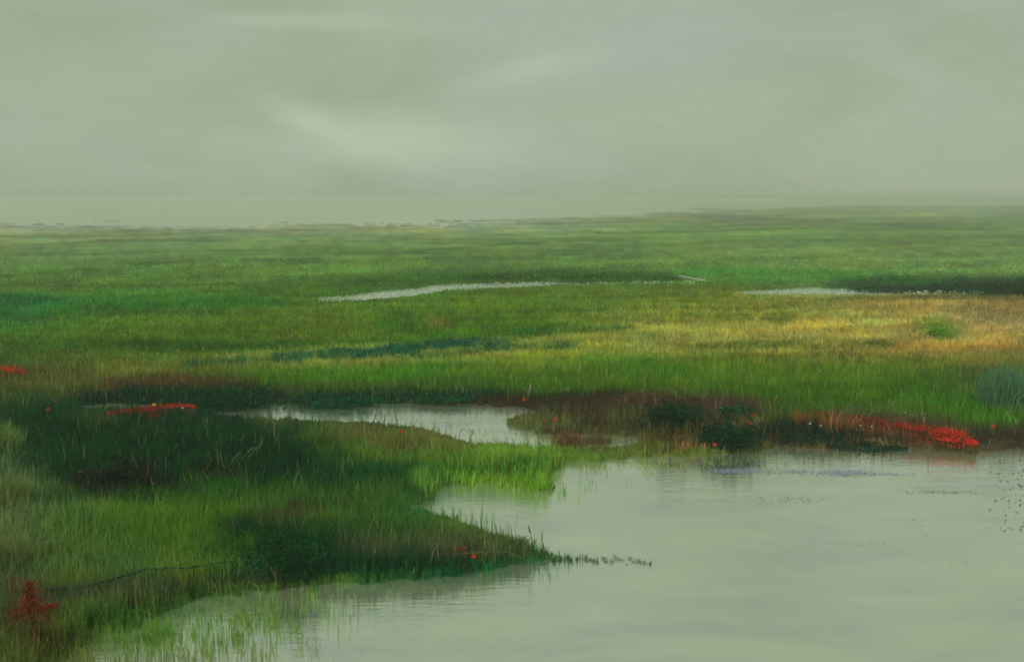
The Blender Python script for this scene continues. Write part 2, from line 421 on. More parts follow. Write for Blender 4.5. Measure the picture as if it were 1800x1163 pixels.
def plain(name, rgb, rough=.7, vary=.25, scale=30.0, transl=0.0):
    """procedural material: colour with fine mottling"""
    m, nt, out = new_mat(name)
    geo = N(nt, 'ShaderNodeNewGeometry')
    n1 = N(nt, 'ShaderNodeTexNoise', Scale=scale, Detail=4.0)
    L(nt, geo.outputs['Position'], n1.inputs['Vector'])
    mr = N(nt, 'ShaderNodeMapRange')
    mr.inputs['From Min'].default_value = .3
    mr.inputs['From Max'].default_value = .7
    mr.inputs['To Min'].default_value = 1 - vary
    mr.inputs['To Max'].default_value = 1 + vary
    L(nt, n1.outputs['Fac'], mr.inputs['Value'])
    mul = N(nt, 'ShaderNodeVectorMath', operation='SCALE')
    mul.inputs[0].default_value = rgb
    L(nt, mr.outputs[0], mul.inputs['Scale'])
    p = N(nt, 'ShaderNodeBsdfPrincipled', Roughness=rough)
    p.inputs['Specular IOR Level'].default_value = .2
    L(nt, mul.outputs[0], p.inputs['Base Color'])
    if transl:
        t = N(nt, 'ShaderNodeBsdfTranslucent')
        L(nt, mul.outputs[0], t.inputs['Color'])
        mx = N(nt, 'ShaderNodeMixShader')
        mx.inputs[0].default_value = transl
        L(nt, p.outputs[0], mx.inputs[1])
        L(nt, t.outputs[0], mx.inputs[2])
        L(nt, mx.outputs[0], out.inputs['Surface'])
    else:
        L(nt, p.outputs[0], out.inputs['Surface'])
    return m


# ------------------------------------------------------------------ mesh building
def np_mesh(name, verts, faces_list, col=None):
    """faces_list: list of (n,k) int arrays"""
    me = bpy.data.meshes.new(name)
    verts = np.ascontiguousarray(verts, dtype=np.float32)
    me.vertices.add(len(verts))
    me.vertices.foreach_set('co', verts.ravel())
    tot = np.concatenate([np.full(len(f), f.shape[1], np.int32) for f in faces_list])
    idx = np.concatenate([f.ravel() for f in faces_list]).astype(np.int32)
    me.loops.add(len(idx))
    me.loops.foreach_set('vertex_index', idx)
    me.polygons.add(len(tot))
    st = np.zeros(len(tot), np.int32)
    st[1:] = np.cumsum(tot)[:-1]
    me.polygons.foreach_set('loop_start', st)
    me.polygons.foreach_set('loop_total', tot)
    if col is not None:
        a = me.attributes.new('col', 'FLOAT_COLOR', 'POINT')
        rgba = np.ones((len(verts), 4), np.float32)
        rgba[:, :3] = col
        a.data.foreach_set('color', rgba.ravel())
    me.update(calc_edges=True)
    return me


def put(name, me, mat=None, parent=None, loc=None):
    o = bpy.data.objects.new(name, me)
    COL.objects.link(o)
    if mat is not None:
        me.materials.append(mat)
    if parent is not None:
        o.parent = parent
    if loc is not None:
        o.location = loc
    return o


def tag(o, label=None, cat=None, group=None, kind=None):
    if label:
        o['label'] = label
    if cat:
        o['category'] = cat
    if group:
        o['group'] = group
    if kind:
        o['kind'] = kind
    return o


def empty(name, loc, rz=0.0):
    o = bpy.data.objects.new(name, None)
    COL.objects.link(o)
    o.location = loc
    o.rotation_euler = (0, 0, rz)
    o.empty_display_size = .1
    return o


# ------------------------------------------------------------------ terrain
def land_height(x, y, sd):
    z = .13 * smooth(2, -14, sd) - .42 * smooth(-6, 22, sd)
    und = (fbm(x / 3.1, y / 3.1, 71, 3) - .5) * .14 + (fbm(x / 14, y / 14, 72, 3) - .5) * .14
    z = z + np.where(sd < 0, und * smooth(-4, -40, sd), 0)
    far = smooth(150, 900, np.hypot(x, y))
    return np.where(sd < 0, np.maximum(z, .02 + .1 * smooth(0, -8, sd)) + far * .1, np.minimum(z, -.015))


vs = np.concatenate([[350.35, 350.7, 351.1, 351.6, 352.2, 352.8, 353.5, 354.2], np.arange(355, 420, 1.2), np.arange(420, 1200, 2.2), np.arange(1200, 1900, 14)])
rad = np.concatenate([to_ground(900, vs)[1], [3.0, 2.0, 1.0, .02]])
ang = np.concatenate([np.radians(np.linspace(-38, 38, 640)), np.radians(np.linspace(38, 322, 74))[1:-1]])
R_, A_ = np.meshgrid(rad, ang, indexing='ij')
X_, Y_ = (R_ * np.sin(A_)).ravel(), (R_ * np.cos(A_)).ravel()
U_, V_ = to_px(X_, Y_, np.zeros_like(X_))
behind = Y_ < 1.0
SD_ = np.full(X_.shape, -60.0)
SD_[~behind] = water_sd(np.clip(U_[~behind], -1400, 3200), np.clip(V_[~behind], 350.2, 1690))
Z_ = land_height(X_, Y_, SD_)
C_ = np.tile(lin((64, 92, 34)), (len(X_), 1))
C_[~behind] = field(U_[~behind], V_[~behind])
nr, na = R_.shape
i0 = (np.arange(nr - 1)[:, None] * na + np.arange(na)[None, :])
i1 = (np.arange(nr - 1)[:, None] * na + (np.arange(na)[None, :] + 1) % na)
quads = np.stack([i0, i1, i1 + na, i0 + na], -1).reshape(-1, 4)
M_SOIL = soil_material()
ground = put('ground', np_mesh('ground', np.stack([X_, Y_, Z_], 1), [quads], C_), M_SOIL)
ground.data.polygons.foreach_set('use_smooth', np.ones(len(quads), bool))
tag(ground, 'flat green marshland reaching to the misty horizon', 'ground', kind='structure')

rw = 9000.0
wat = put('water', np_mesh('water', [(-rw, -rw, 0), (rw, -rw, 0), (rw, rw, 0), (-rw, rw, 0)], [np.array([[0, 1, 2, 3]])]), water_material())
tag(wat, 'still pale grey green water of the marsh pools', 'water', kind='structure')


# ------------------------------------------------------------------ grass
def blades(x, y, z, h, w, col, lean=.35, bend=.5, tips=1.25):
    n = len(x)
    az = rng.uniform(0, 2 * PI, n)
    la = rng.uniform(0, 2 * PI, n)
    le = np.abs(rng.normal(0, lean, n)) * h
    dx, dy = np.cos(la) * le, np.sin(la) * le
    wx, wy = np.cos(az) * w * .5, np.sin(az) * w * .5
    mid = .55
    v0 = np.stack([x - wx, y - wy, z - .03], 1)
    v1 = np.stack([x + wx, y + wy, z - .03], 1)
    mx, my, mz = x + dx * mid * bend, y + dy * mid * bend, z + h * mid
    v2 = np.stack([mx + wx * .8, my + wy * .8, mz], 1)
    v3 = np.stack([mx - wx * .8, my - wy * .8, mz], 1)
    v4 = np.stack([x + dx, y + dy, z + np.sqrt(np.maximum(h * h - le * le, (h * .4) ** 2))], 1)
    V = np.stack([v0, v1, v2, v3, v4], 1).reshape(-1, 3)
    b = np.arange(n)[:, None] * 5
    q = np.concatenate([b, b + 1, b + 2, b + 3], 1)
    t = np.concatenate([b + 3, b + 2, b + 4], 1)
    C = np.repeat(col[:, None, :], 5, 1).copy()
    C[:, 4] *= tips
    return V, q, t, C.reshape(-1, 3)


def grow(n, v0, v1, u0=-330, u1=2130, pw=1.0):
    u = rng.uniform(u0, u1, n)
    v = v0 + (v1 - v0) * rng.uniform(0, 1, n) ** pw
    x, y = to_ground(u, v, .15)
    uu, vv = to_px(x, y, np.zeros(n))
    sd = water_sd(uu, vv)
    return u, v, x, y, uu, vv, sd


acc = {'meadow_grass': [], 'golden_grass': [], 'dark_sedge': []}


def add_layer(n, v0, v1, hpx_lim, hm, wpx, lean, emerg=5.5, jit=.15, tips=1.1):
    u, v, x, y, uu, vv, sd = grow(n, v0, v1)
    p = np.where(sd < -2, 1.0, np.exp(-np.maximum(sd + 2, 0) / (np.where((v > 690) & (v < 790) & (u < 1000), 2.6, emerg) * (.4 + 2.6 * smooth(.4, .7, fbm(u / 34, v / 14, 141, 3))))) * .8)
    # loose stands of emergent stems beyond some shores
    shallow = .5 * np.exp(-((v - 800) / 14) ** 2) * smooth(960, 1040, u) * smooth(1480, 1330, u)
    shallow += .16 * np.exp(-((v - 772) / 16) ** 2) * smooth(780, 860, u) * smooth(1080, 1000, u)
    shallow += .34 * smooth(720, 200, u) * np.exp(-((v - 1085 - (400 - u) * .12) / 52) ** 2)
    shallow += .4 * np.exp(-((u - 880) / 80) ** 2 - ((v - 744) / 11) ** 2)
    shallow += .06 * np.exp(-((v - 722) / 10) ** 2) * smooth(380, 460, u) * smooth(900, 800, u)
    shallow *= .35 + 1.6 * smooth(.42, .68, fbm(u / 30, v / 9, 140, 3))
    p = np.maximum(p, np.where((sd > 0) & (v > 560), shallow, 0))
    p = p * smooth(436, 505, v)
    keep = rng.uniform(0, 1, n) < p
    u, v, x, y, uu, vv, sd = [a[keep] for a in (u, v, x, y, uu, vv, sd)]
    n = len(x)
    dist = np.hypot(x, y)
    px = F / dist
    h = hm * rng.lognormal(0, .32, n) * (.6 + .8 * fbm(x / 2.2, y / 2.2, 150, 3))
    h = np.where(sd > -14, h * .62, h)
    h = np.minimum(h, hpx_lim / px)
    # short grazed verges where taller growth would stand in front of open water
    over = np.zeros(n, bool)
    for q in (.3, .5, .72, .95):
        over |= water_sd(uu, vv - h * px * q) > 1
    over &= (sd < 0) & (rng.uniform(0, 1, n) > .07) & (vv > 440)
    h = np.where(over, h * .24, h)
    h = np.where((sd > 0) & (v < 835), h * .42, h)
    w = np.maximum(.004, wpx / px) * rng.uniform(.6, 1.4, n)
    z = np.where(sd < 0, land_height(x, y, sd), -.05)
    # colour of the plant that stands here (its middle is what one sees)
    mu, mv = to_px(x, y, z + h * .45)
    col = field(mu, mv)
    j = rng.normal(0, 1, (n, 1)) * jit
    col = col * np.exp(j)
    col[:, 0] *= np.exp(rng.normal(0, jit * .7, n))
    dead = rng.uniform(0, 1, n) < jit * .16
    col[dead] = col[dead] * .4 + lin((138, 128, 84)) * .6
    # sort by kind of growth
    r, g, b = col[:, 0], col[:, 1], col[:, 2]
    lum = .3 * r + .6 * g + .1 * b
    gold = (r > g * .78) & (lum > .08)
    dark = (lum < .055) & (v > 560) & ~gold
    for name, m in (('golden_grass', gold), ('dark_sedge', dark), ('meadow_grass', ~gold & ~dark)):
        if m.any():
            acc[name].append(blades(x[m], y[m], z[m], h[m], w[m], col[m], lean, tips=tips))


add_layer(300000, 640, 1290, 48, .29, 1.5, .42)
add_layer(110000, 780, 1290, 54, .34, 1.4, .38)
add_layer(190000, 510, 700, 10, .19, 1.7, .55, jit=.13, tips=1.08)
add_layer(100000, 436, 530, 4, .12, 1.8, .65, jit=.06, tips=1.0)
LBL = {'meadow_grass': 'green meadow grass covering the marsh', 'golden_grass': 'yellow and rusty dry grass of the far meadow and bank',
       'dark_sedge': 'dark green and brown sedge on the low ground'}
for name, parts in acc.items():
    V, Q, T, C = [], [], [], []
    off = 0
    for (v, q, t, c) in parts:
        V.append(v)
        Q.append(q + off)
        T.append(t + off)
        C.append(c)
        off += len(v)
    o = put(name, np_mesh(name, np.concatenate(V), [np.concatenate(Q), np.concatenate(T)], np.concatenate(C)), M_GRASS)
    tag(o, LBL[name], 'grass', kind='stuff')

# ------------------------------------------------------------------ plants and other single things
def zat(x, y):
    a, b = np.array([x], float), np.array([y], float)
    u, v = to_px(a, b, np.zeros(1))
    sd = water_sd(u, v)
    z = float(land_height(a, b, sd)[0])
    return z if float(sd[0]) < 0 else 0.0


def spot(u, v):
    x, y = to_ground(u, v)
    z = zat(float(x), float(y))
    x, y = to_ground(u, v, z)
    return float(x), float(y), zat(float(x), float(y))


M_LEAF = veg_material('bush_leaves', VEG, .25)
M_BLOOM = veg_material('red_blooms', 1.12, .2)
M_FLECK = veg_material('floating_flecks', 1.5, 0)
M_BARK = plain('dark_bark', (.035, .028, .02), .9, .4, 40)


def tube_arrays(pts, r0, r1, k=6):
    pts = np.array(pts, float)
    n = len(pts)
    d = np.gradient(pts, axis=0)
    d /= np.linalg.norm(d, axis=1)[:, None] + 1e-9
    ref = np.array([.31, .17, .94]) if abs(d[0][2]) < .8 else np.array([.9, .3, .1])
    s = np.cross(d, ref)
    s /= np.linalg.norm(s, axis=1)[:, None] + 1e-9
    t = np.cross(d, s)
    a = np.arange(k) * 2 * PI / k
    r = np.linspace(r0, r1, n)[:, None, None]
    V = pts[:, None, :] + r * (np.cos(a)[None, :, None] * s[:, None, :] + np.sin(a)[None, :, None] * t[:, None, :])
    V = V.reshape(-1, 3)
    q = []
    for i in range(n - 1):
        for j in range(k):
            q.append((i * k + j, i * k + (j + 1) % k, (i + 1) * k + (j + 1) % k, (i + 1) * k + j))
    V = np.concatenate([V, pts[:1], pts[-1:]])
    tr = [(j, n * k, (j + 1) % k) for j in range(k)] + [((n - 1) * k + j, (n - 1) * k + (j + 1) % k, n * k + 1) for j in range(k)]
    return V, np.array(q), np.array(tr)


def merge(parts):
    V, Q, T, C, off = [], [], [], [], 0
    for p in parts:
        V.append(p[0])
        Q.append(p[1] + off)
        T.append(p[2] + off)
        if len(p) > 3:
            C.append(p[3])
        off += len(p[0])
    return np.concatenate(V), [np.concatenate(Q), np.concatenate(T)], (np.concatenate(C) if C else None)


def leaf_cloud(n, wx, wy, h, size, rgb, jit=.28, lumps=9, flat=False):
    """leaves in a lumpy low crown: most in clumps near the outside, gaps between"""
    cl = []
    for _ in range(lumps):
        a, rr = rng.uniform(0, 2 * PI), rng.uniform(.15, .8) ** .7
        cl.append((math.cos(a) * rr * wx, math.sin(a) * rr * wy, h * rng.uniform(.3, .78) * (1 - .3 * rr), rng.uniform(.2, .38), rng.normal(0, .22)))
    cl = np.array(cl)
    k = rng.integers(0, lumps, n)
    d = rng.normal(0, 1, (n, 3))
    d /= np.linalg.norm(d, axis=1)[:, None]
    rr = rng.uniform(.25, 1, n)[:, None] ** .5
    P = cl[k, :3] + d * rr * cl[k, 3:4] * np.array([wx * 1.5, wy * 1.5, h * .95])
    loose = rng.uniform(0, 1, n) < .42
    P[loose] = np.stack([rng.normal(0, wx * .55, n), rng.normal(0, wy * .55, n), np.abs(rng.normal(0, h * .34, n))], 1)[loose]
    # upright leafy shoots breaking the outline
    nsh = max(6, int(lumps * 1.6))
    sx_, sy_, sh_ = rng.normal(0, wx * .55, nsh), rng.normal(0, wy * .5, nsh), h * rng.uniform(.55, 1.25, nsh)
    ks = rng.integers(0, nsh, n)
    tt_ = rng.uniform(0, 1, n)
    shoot = (rng.uniform(0, 1, n) < .22) & ~loose
    P[shoot] = np.stack([sx_[ks] + rng.normal(0, size * .5, n) + tt_ * .06, sy_[ks] + rng.normal(0, size * .5, n), sh_[ks] * tt_], 1)[shoot]
    P[:, 2] = np.clip(P[:, 2], 0.0, h * 1.3)
    ax = rng.normal(0, 1, (n, 3)) + np.array([0, 0, .9])
    ax /= np.linalg.norm(ax, axis=1)[:, None]
    sd = np.cross(ax, rng.normal(0, 1, (n, 3)))
    sd /= np.linalg.norm(sd, axis=1)[:, None]
    L_ = size * rng.uniform(.6, 1.5, n)[:, None]
    v0, v2 = P - ax * L_ * .5, P + ax * L_ * .5
    v1, v3 = P + sd * L_ * .24, P - sd * L_ * .24
    V = np.stack([v0, v1, v2, v3], 1).reshape(-1, 3)
    V[:, 2] = np.maximum(V[:, 2], -.03)
    q = np.arange(n * 4).reshape(-1, 4)
    c = lin(rgb)[None, :] * np.exp(rng.normal(0, jit, (n, 1)) + cl[k, 4:5])
    c[:, 0] *= np.exp(rng.normal(0, .12, n))
    return V, q, np.zeros((0, 3), int), np.repeat(c, 4, 0)


def bush(name, u, v, wpx, hpx, rgb, label, cat='bush', group=None, leaf=.07, n=None, depth=.6):
    x, y, z = spot(u, v)
    s = pxm(u, v)
    wx, h = wpx / s / 2, hpx / s
    wy = max(wx * depth, .25) if wx < 2.5 else .9
    o = empty(name, (x, y, z - .02))
    tag(o, label, cat, group)
    n = n or int(np.clip(260 * wpx * hpx / (leaf * s) ** 2 * .1, 700, 7000))
    V, q, t, c = leaf_cloud(n, wx, wy, h, leaf, rgb, lumps=int(np.clip(wpx / 9, 7, 26)))
    put('crown', np_mesh('crown', V, [q], c), M_LEAF, o)
    for i in range(5):
        a = rng.uniform(0, 2 * PI)
        px, py = rng.uniform(-.5, .5) * wx, rng.uniform(-.4, .4) * wy
        r = .2 * min(wx, .6)
        V, q, t = tube_arrays([(px, py, -.04), (px + math.cos(a) * r * .4, py + math.sin(a) * r * .4, h * .35), (px + math.cos(a) * r, py + math.sin(a) * r, h * .75)], .012, .004, 5)
        put('stem', np_mesh('stem', V, [q, t]), M_BARK, o)
    return o


def tussock(name, u, v, wpx, hpx, rgb, label, cat='rushes', group=None, n=420, wpb=2.0, spread=.35, parent=True):
    """a clump of upright blades spraying from one root, last year's dead ones among them"""
    x, y, z = spot(u, v)
    s = pxm(u, v)
    h = hpx / s
    r = wpx / s / 2
    o = empty(name, (x, y, z))
    tag(o, label, cat, group)

    def spray(n, rgb, hm):
        a, rr = rng.uniform(0, 2 * PI, n), np.sqrt(rng.uniform(0, 1, n)) * r
        bx, by = np.cos(a) * rr, np.sin(a) * rr * .8
        hh = h * hm * rng.uniform(.5, 1.08, n) * (1.05 - .35 * rr / (r + 1e-6))
        c = lin(rgb)[None, :] * np.exp(rng.normal(0, .24, (n, 1)))
        return blades(bx, by, np.zeros(n), hh, np.maximum(.006, wpb / s) * rng.uniform(.6, 1.3, n), c, spread)
    V, q, t, c = spray(n, rgb, 1.0)
    put('blades', np_mesh('blades', V, [q, t], c), M_GRASS, o)
    dead = tuple(.45 * k + .55 * d for k, d in zip(rgb, (112, 100, 62)))
    V, q, t, c = spray(max(8, n // 9), dead, .92)
    put('dead_blades', np_mesh('dead_blades', V, [q, t], c), M_GRASS, o)
    return o


def dupe(o, loc, rz, label=None, sc=1.0):
    c = o.copy()
    COL.objects.link(c)
    c.location, c.rotation_euler, c.scale = loc, (0, 0, rz), (sc, sc, sc)
    if label:
        c['label'] = label
    for ch in o.children:
        d = ch.copy()
        COL.objects.link(d)
        d.parent = c
    return c


# bushes on the banks
bush('bush', 1180, 758, 88, 56, (8, 48, 28), 'dark green square bush on the brown bank, nearest the channel mouth', 'bush')
bush('bush', 1285, 780, 84, 46, (4, 40, 23), 'darkest green bush at the edge of the big pool beside a red flower', 'bush')
bush('bush', 1296, 742, 64, 36, (16, 58, 36), 'smaller dark bush just behind the darkest pool edge bush', 'bush')
bush('bush', 212, 872, 84, 60, (24, 27, 22), 'blackish purple bush in the dark sedge of the left marsh', 'bush')
bush('bush', 500, 1008, 130, 80, (8, 50, 22), 'deep green rounded bush on the near bank at the left end of the point', 'bush', leaf=.04)
bush('bush', 400, 712, 130, 36, (10, 50, 30), 'low wide dark bush at the left head of the narrow pool', 'bush', leaf=.06)
bush('bush', 590, 713, 130, 26, (8, 50, 32), 'low dark bush behind the pale end of the narrow pool', 'bush', leaf=.06)
bush('bush', 778, 700, 120, 13, (16, 58, 36), 'flat dark bush on the far bank of the narrow pool, left of the white stake', 'bush', leaf=.06)
bush('bush', 1540, 745, 110, 22, (68, 72, 48), 'greyish brown low bush above the red flower drift', 'bush', leaf=.06)
bush('bush', 1420, 770, 110, 16, (16, 44, 28), 'long low dark bush right of the darkest pool edge bush', 'bush', leaf=.06)
bush('bush', 1520, 775, 130, 14, (18, 44, 30), 'low dark bush just under the faded end of the red drift', 'bush', leaf=.06)
bush('bush', 1652, 594, 34, 26, (84, 120, 34), 'small fresh green bush alone in the yellow meadow', 'bush', leaf=.08)
bush('bush', 928, 588, 44, 9, (30, 92, 18), 'tiny bright green bush in the mid meadow behind the yellow strip', 'bush', leaf=.08)
bush('bush', 918, 820, 40, 14, (14, 78, 38), 'little dark bush at the right tip of the small green island', 'bush', leaf=.05)
bush('bush', 835, 824, 44, 12, (18, 84, 40), 'little dark bush in the middle of the small green island', 'bush', leaf=.05)
for (u, v, w_, h_, t_) in ((640, 628, 60, 12, 'short teal green bush at the left end of the yellow strip'), (706, 617, 84, 13, 'wide teal green bush in the middle of the yellow strip'),
                           (790, 609, 90, 12, 'teal green bush at the right end of the broken teal row')):
    bush('bush', u, v, w_, h_, (18, 76, 54), t_, 'bush', 'teal bushes in the yellow strip', leaf=.07)
for (u, v, w_, h_, t_) in ((1570, 507, 130, 8, 'thin dark thicket beside the small far creek, left of the two'), (1690, 511, 140, 15, 'dark thicket behind the small far creek'),
                           (1800, 517, 150, 24, 'tallest blackish thicket where the far creek leaves the view')):
    bush('thicket', u, v, w_, h_, (18, 46, 28), t_, 'thicket', 'thickets along the far creek', leaf=.14)
for (u, v, w_, h_, t_) in ((870, 488, 150, 7, 'low dark scrub behind the left bend of the white creek'), (1000, 487, 170, 8, 'low dark scrub behind the middle of the white creek'),
                           (1120, 489, 150, 6, 'low dark scrub behind the right end of the white creek')):
    bush('thicket', u, v, w_, h_, (40, 78, 24), t_, 'thicket', 'low scrub along the white creek', leaf=.14)

# rushes and reeds
tussock('reed_clump', 1764, 722, 84, 88, (58, 92, 66), 'tall blue green reed clump at the right edge of the green meadow', 'reeds', n=1100, wpb=2.4, spread=.22)
tussock('reed_clump', 700, 796, 120, 36, (84, 84, 44), 'dry olive brown reed clump around a red flower on the island', 'reeds', n=800, spread=.3)
tussock('reed_clump', 1000, 783, 62, 30, (80, 58, 40), 'brown reed clump standing in the channel, the larger one', 'reeds', n=260, spread=.25)
tussock('reed_clump', 1052, 778, 44, 22, (74, 64, 40), 'thin brown reed clump in the channel mouth, the smaller one', 'reeds', n=120, spread=.25)
tussock('reed_clump', 905, 968, 60, 34, (64, 78, 46), 'olive reed clump on the tip of the near point', 'reeds', n=240, spread=.3)
tussock('reed_clump', 24, 1010, 90, 96, (78, 88, 50), 'pale brownish reeds at the left edge just above the tall red dock', 'reeds', n=420, spread=.3)
tussock('reed_clump', 14, 806, 60, 74, (76, 96, 52), 'grey green reeds at the left edge level with the dark sedge', 'reeds', n=500, spread=.2)
tussock('reed_clump', 20, 900, 70, 84, (82, 94, 54), 'pale grey green reeds at the left edge of the marsh', 'reeds', n=700, spread=.2)
TUS = 'dark green rush tussock in the blackish sedge of the left marsh'
proto = None
for i, (u, v, sc) in enumerate(((110, 760, .8), (180, 790, 1), (250, 775, .9), (320, 790, 1.1), (390, 800, 1), (440, 782, .8), (140, 820, .9), (270, 820, 1.1), (350, 830, 1.05), (430, 835, .9), (210, 812, .8), (310, 850, 1), (95, 800, .8), (480, 830, .8))):
    if proto is None:
        proto = tussock('rush_tussock', u, v, 70, 40, (8, 54, 26), TUS, 'rushes', 'rush tussocks in the dark sedge', n=420)
    else:
        dupe(proto, spot(u, v), rng.uniform(0, 6), None, sc)
SPR = 'small dark green reed sprig standing in the water in the row beyond the point'
proto = None
for i in range(64):
    t = abs((i + rng.uniform(-.8, .8)) / 63) ** 1.25
    u, v = 872 + 275 * t ** 1.15, 979 + 9 * t + rng.normal(0, 4.5) * (1 - .4 * t)
    sc = rng.uniform(.3, 1.2) * (1 - .6 * t)
    if proto is None:
        proto = tussock('reed_sprig', u, v, 22, 26, (15, 74, 40), SPR, 'reed', 'reed sprigs in the water beyond the point', n=11, wpb=2.2, spread=.55)
    else:
        dupe(proto, (*G(u, v)[:2], -.02), rng.uniform(0, 6), None, sc)


def rod(name, pts_px, heights, r0, r1, mat, label, cat, group=None, wob=0.0):
    """a rod through points given by ground spot and height above it"""
    P = []
    for (u, v), h in zip(pts_px, heights):
        x, y, z = spot(u, v)
        P.append((x, y, z + h))
    P = np.array(P)
    t = np.linspace(0, len(P) - 1, len(P) * 5)
    Q = np.stack([np.interp(t, np.arange(len(P)), P[:, k]) for k in range(3)], 1)
    Q += rng.normal(0, 1, Q.shape) * wob
    base = Q[0].copy()
    V, q, tr = tube_arrays(Q - base, r0, r1, 7)
    o = put(name, np_mesh(name, V, [q, tr]), mat, None, tuple(base))
    o.data.polygons.foreach_set('use_smooth', np.ones(len(o.data.polygons), bool))
    tag(o, label, cat, group)
    return o


M_WET = plain('wet_dark_wood', (.012, .05, .028), .6, .4, 25)
M_STRAW = plain('dry_straw', (.24, .27, .15), .7, .25, 25)
M_BLEACH = plain('bleached_wood', (.62, .66, .6), .8, .2, 18)
rod('fallen_branch', [(84, 1062), (150, 1058), (200, 1047), (260, 1034), (330, 1026), (400, 1015), (480, 1006)], [.2, .2, .22, .26, .22, .22, .14], .019, .008, M_WET,
    'long thin dark branch lying along the near bank from the red dock', 'branch', wob=.003)
rod('straw', [(585, 992), (680, 990), (790, 988), (850, 985), (893, 978), (930, 990)], [.14, .12, .12, .12, .16, .03], .004, .003, M_STRAW,
    'long pale straw stem lying along the edge of the near point', 'straw', wob=.006)
rod('bleached_pole', [(1192, 491), (1240, 498)], [.35, .15], .03, .05, M_BLEACH, 'short white pole lying across the far end of the creek', 'pole', wob=.004)
x, y, z = spot(928, 700)
V, q, tr = tube_arrays([(0, 0, -.1), (.01, 0, .12), (.05, .01, .24), (.07, .01, .36)], .014, .009, 7)
tag(put('stake', np_mesh('stake', V, [q, tr]), M_BLEACH, None, (x, y, z)), 'thin white leaning stake behind the narrow pool', 'stake')

# the one tall reed off the point
x, y, z = G(940, 984)
o = tag(empty('tall_reed', (x, y, 0)), 'single tall dark reed leaning left beyond the near point', 'reed')
st = [tube_arrays([(0, 0, -.15), (-.01, 0, .12), (-.035, 0, .28), (-.075, 0, .44)], .009, .003, 6)]
V, F_, _ = merge(st)
M_REED = plain('dark_reed', (.02, .105, .045), .6, .3, 30, .2)
put('stem', np_mesh('stem', V, F_), M_REED, o)
V, q, t, c = blades(np.array([0., .01, -.01]), np.zeros(3), np.array([.05, 0, .1]), np.array([.26, .22, .3]), np.full(3, .02), np.tile(lin((16, 84, 44)), (3, 1)), .45)
put('leaf', np_mesh('leaf', V, [q, t], c), M_GRASS, o)
V, q, tr = tube_arrays([(-.066, 0, .40), (-.08, 0, .46), (-.09, 0, .5)], .012, .006, 6)
put('seed_head', np_mesh('seed_head', V, [q, tr]), M_REED, o)

# pale dry grass stems in the dark sedge
proto = None
DS = 'pale dry grass stem standing out against the dark sedge'
for (u, v, lean, h) in ((392, 836, .6, 40), (408, 832, .65, 46), (424, 826, .55, 36), (438, 818, .5, 34), (452, 806, .2, 26), (470, 812, .3, 30), (272, 782, .1, 24), (290, 790, -.1, 24), (262, 764, .05, 20), (340, 800, .3, 22),
                        (366, 812, .4, 26), (318, 786, -.2, 20), (228, 776, .1, 22), (350, 830, .45, 30), (300, 812, .3, 22), (415, 800, .3, 24)):
    s = pxm(u, v)
    x, y, z = spot(u, v)
    if proto is None:
        proto = tag(empty('dry_grass_stalk', (x, y, z)), DS, 'grass stem', 'pale dry stems in the dark sedge')
        V, q, tr = tube_arrays([(0, 0, 0), (.01, 0, .25), (.05, 0, .5)], .006, .004, 5)
        put('stem', np_mesh('stem', V, [q, tr]), M_STRAW, proto)
        V, q, tr = tube_arrays([(.05, 0, .48), (.07, 0, .55), (.10, 0, .62)], .011, .003, 6)
        put('seed_head', np_mesh('seed_head', V, [q, tr]), M_STRAW, proto)
        c = proto
    else:
        c = dupe(proto, (x, y, z), 0)
    k = (h / s + .16) / .62
    c.scale = (k, k, k)
    c.rotation_euler = (rng.normal(0, .1), lean * .8, 0)

# ------------------------------------------------------------------ flowers
M_RED = plain('scarlet_petals', (.66, .045, .018), .5, .12, 60, .25)
M_REDDIM = plain('dull_red_petals', (.42, .055, .022), .6, .2, 60, .25)
M_YEL = plain('yellow_petals', (.72, .58, .12), .5, .12, 60, .25)
M_WHT = plain('white_petals', (.78, .82, .76), .5, .08, 60, .25)
M_STEM = plain('flower_stem', (.05, .12, .03), .7, .25, 40)
M_EYE = plain('flower_eye', (.03, .02, .012), .8, .3, 80)


def petals(n, r, cup):
    V, q, t = [], [], []
    for i in range(n):
        a = 2 * PI * i / n + rng.uniform(-.12, .12)
        ca, sa = math.cos(a), math.sin(a)
        hw = math.tan(PI / n) * 1.15
        prof = [(.08, .25), (.45, .8), (.8, 1.0), (1.0, .55)]
        b = len(V)
        for (d, wd) in prof:
            zz = cup * r * (d ** 1.6) + rng.uniform(-.02, .02) * r
            for s in (-1, 1):
                px, py = d * r, s * hw * wd * r * d ** .4
                V.append((px * ca - py * sa, px * sa + py * ca, zz))
        for k in range(3):
            q.append((b + 2 * k, b + 2 * k + 1, b + 2 * k + 3, b + 2 * k + 2))
    return np.array(V), np.array(q), np.zeros((0, 3), int)


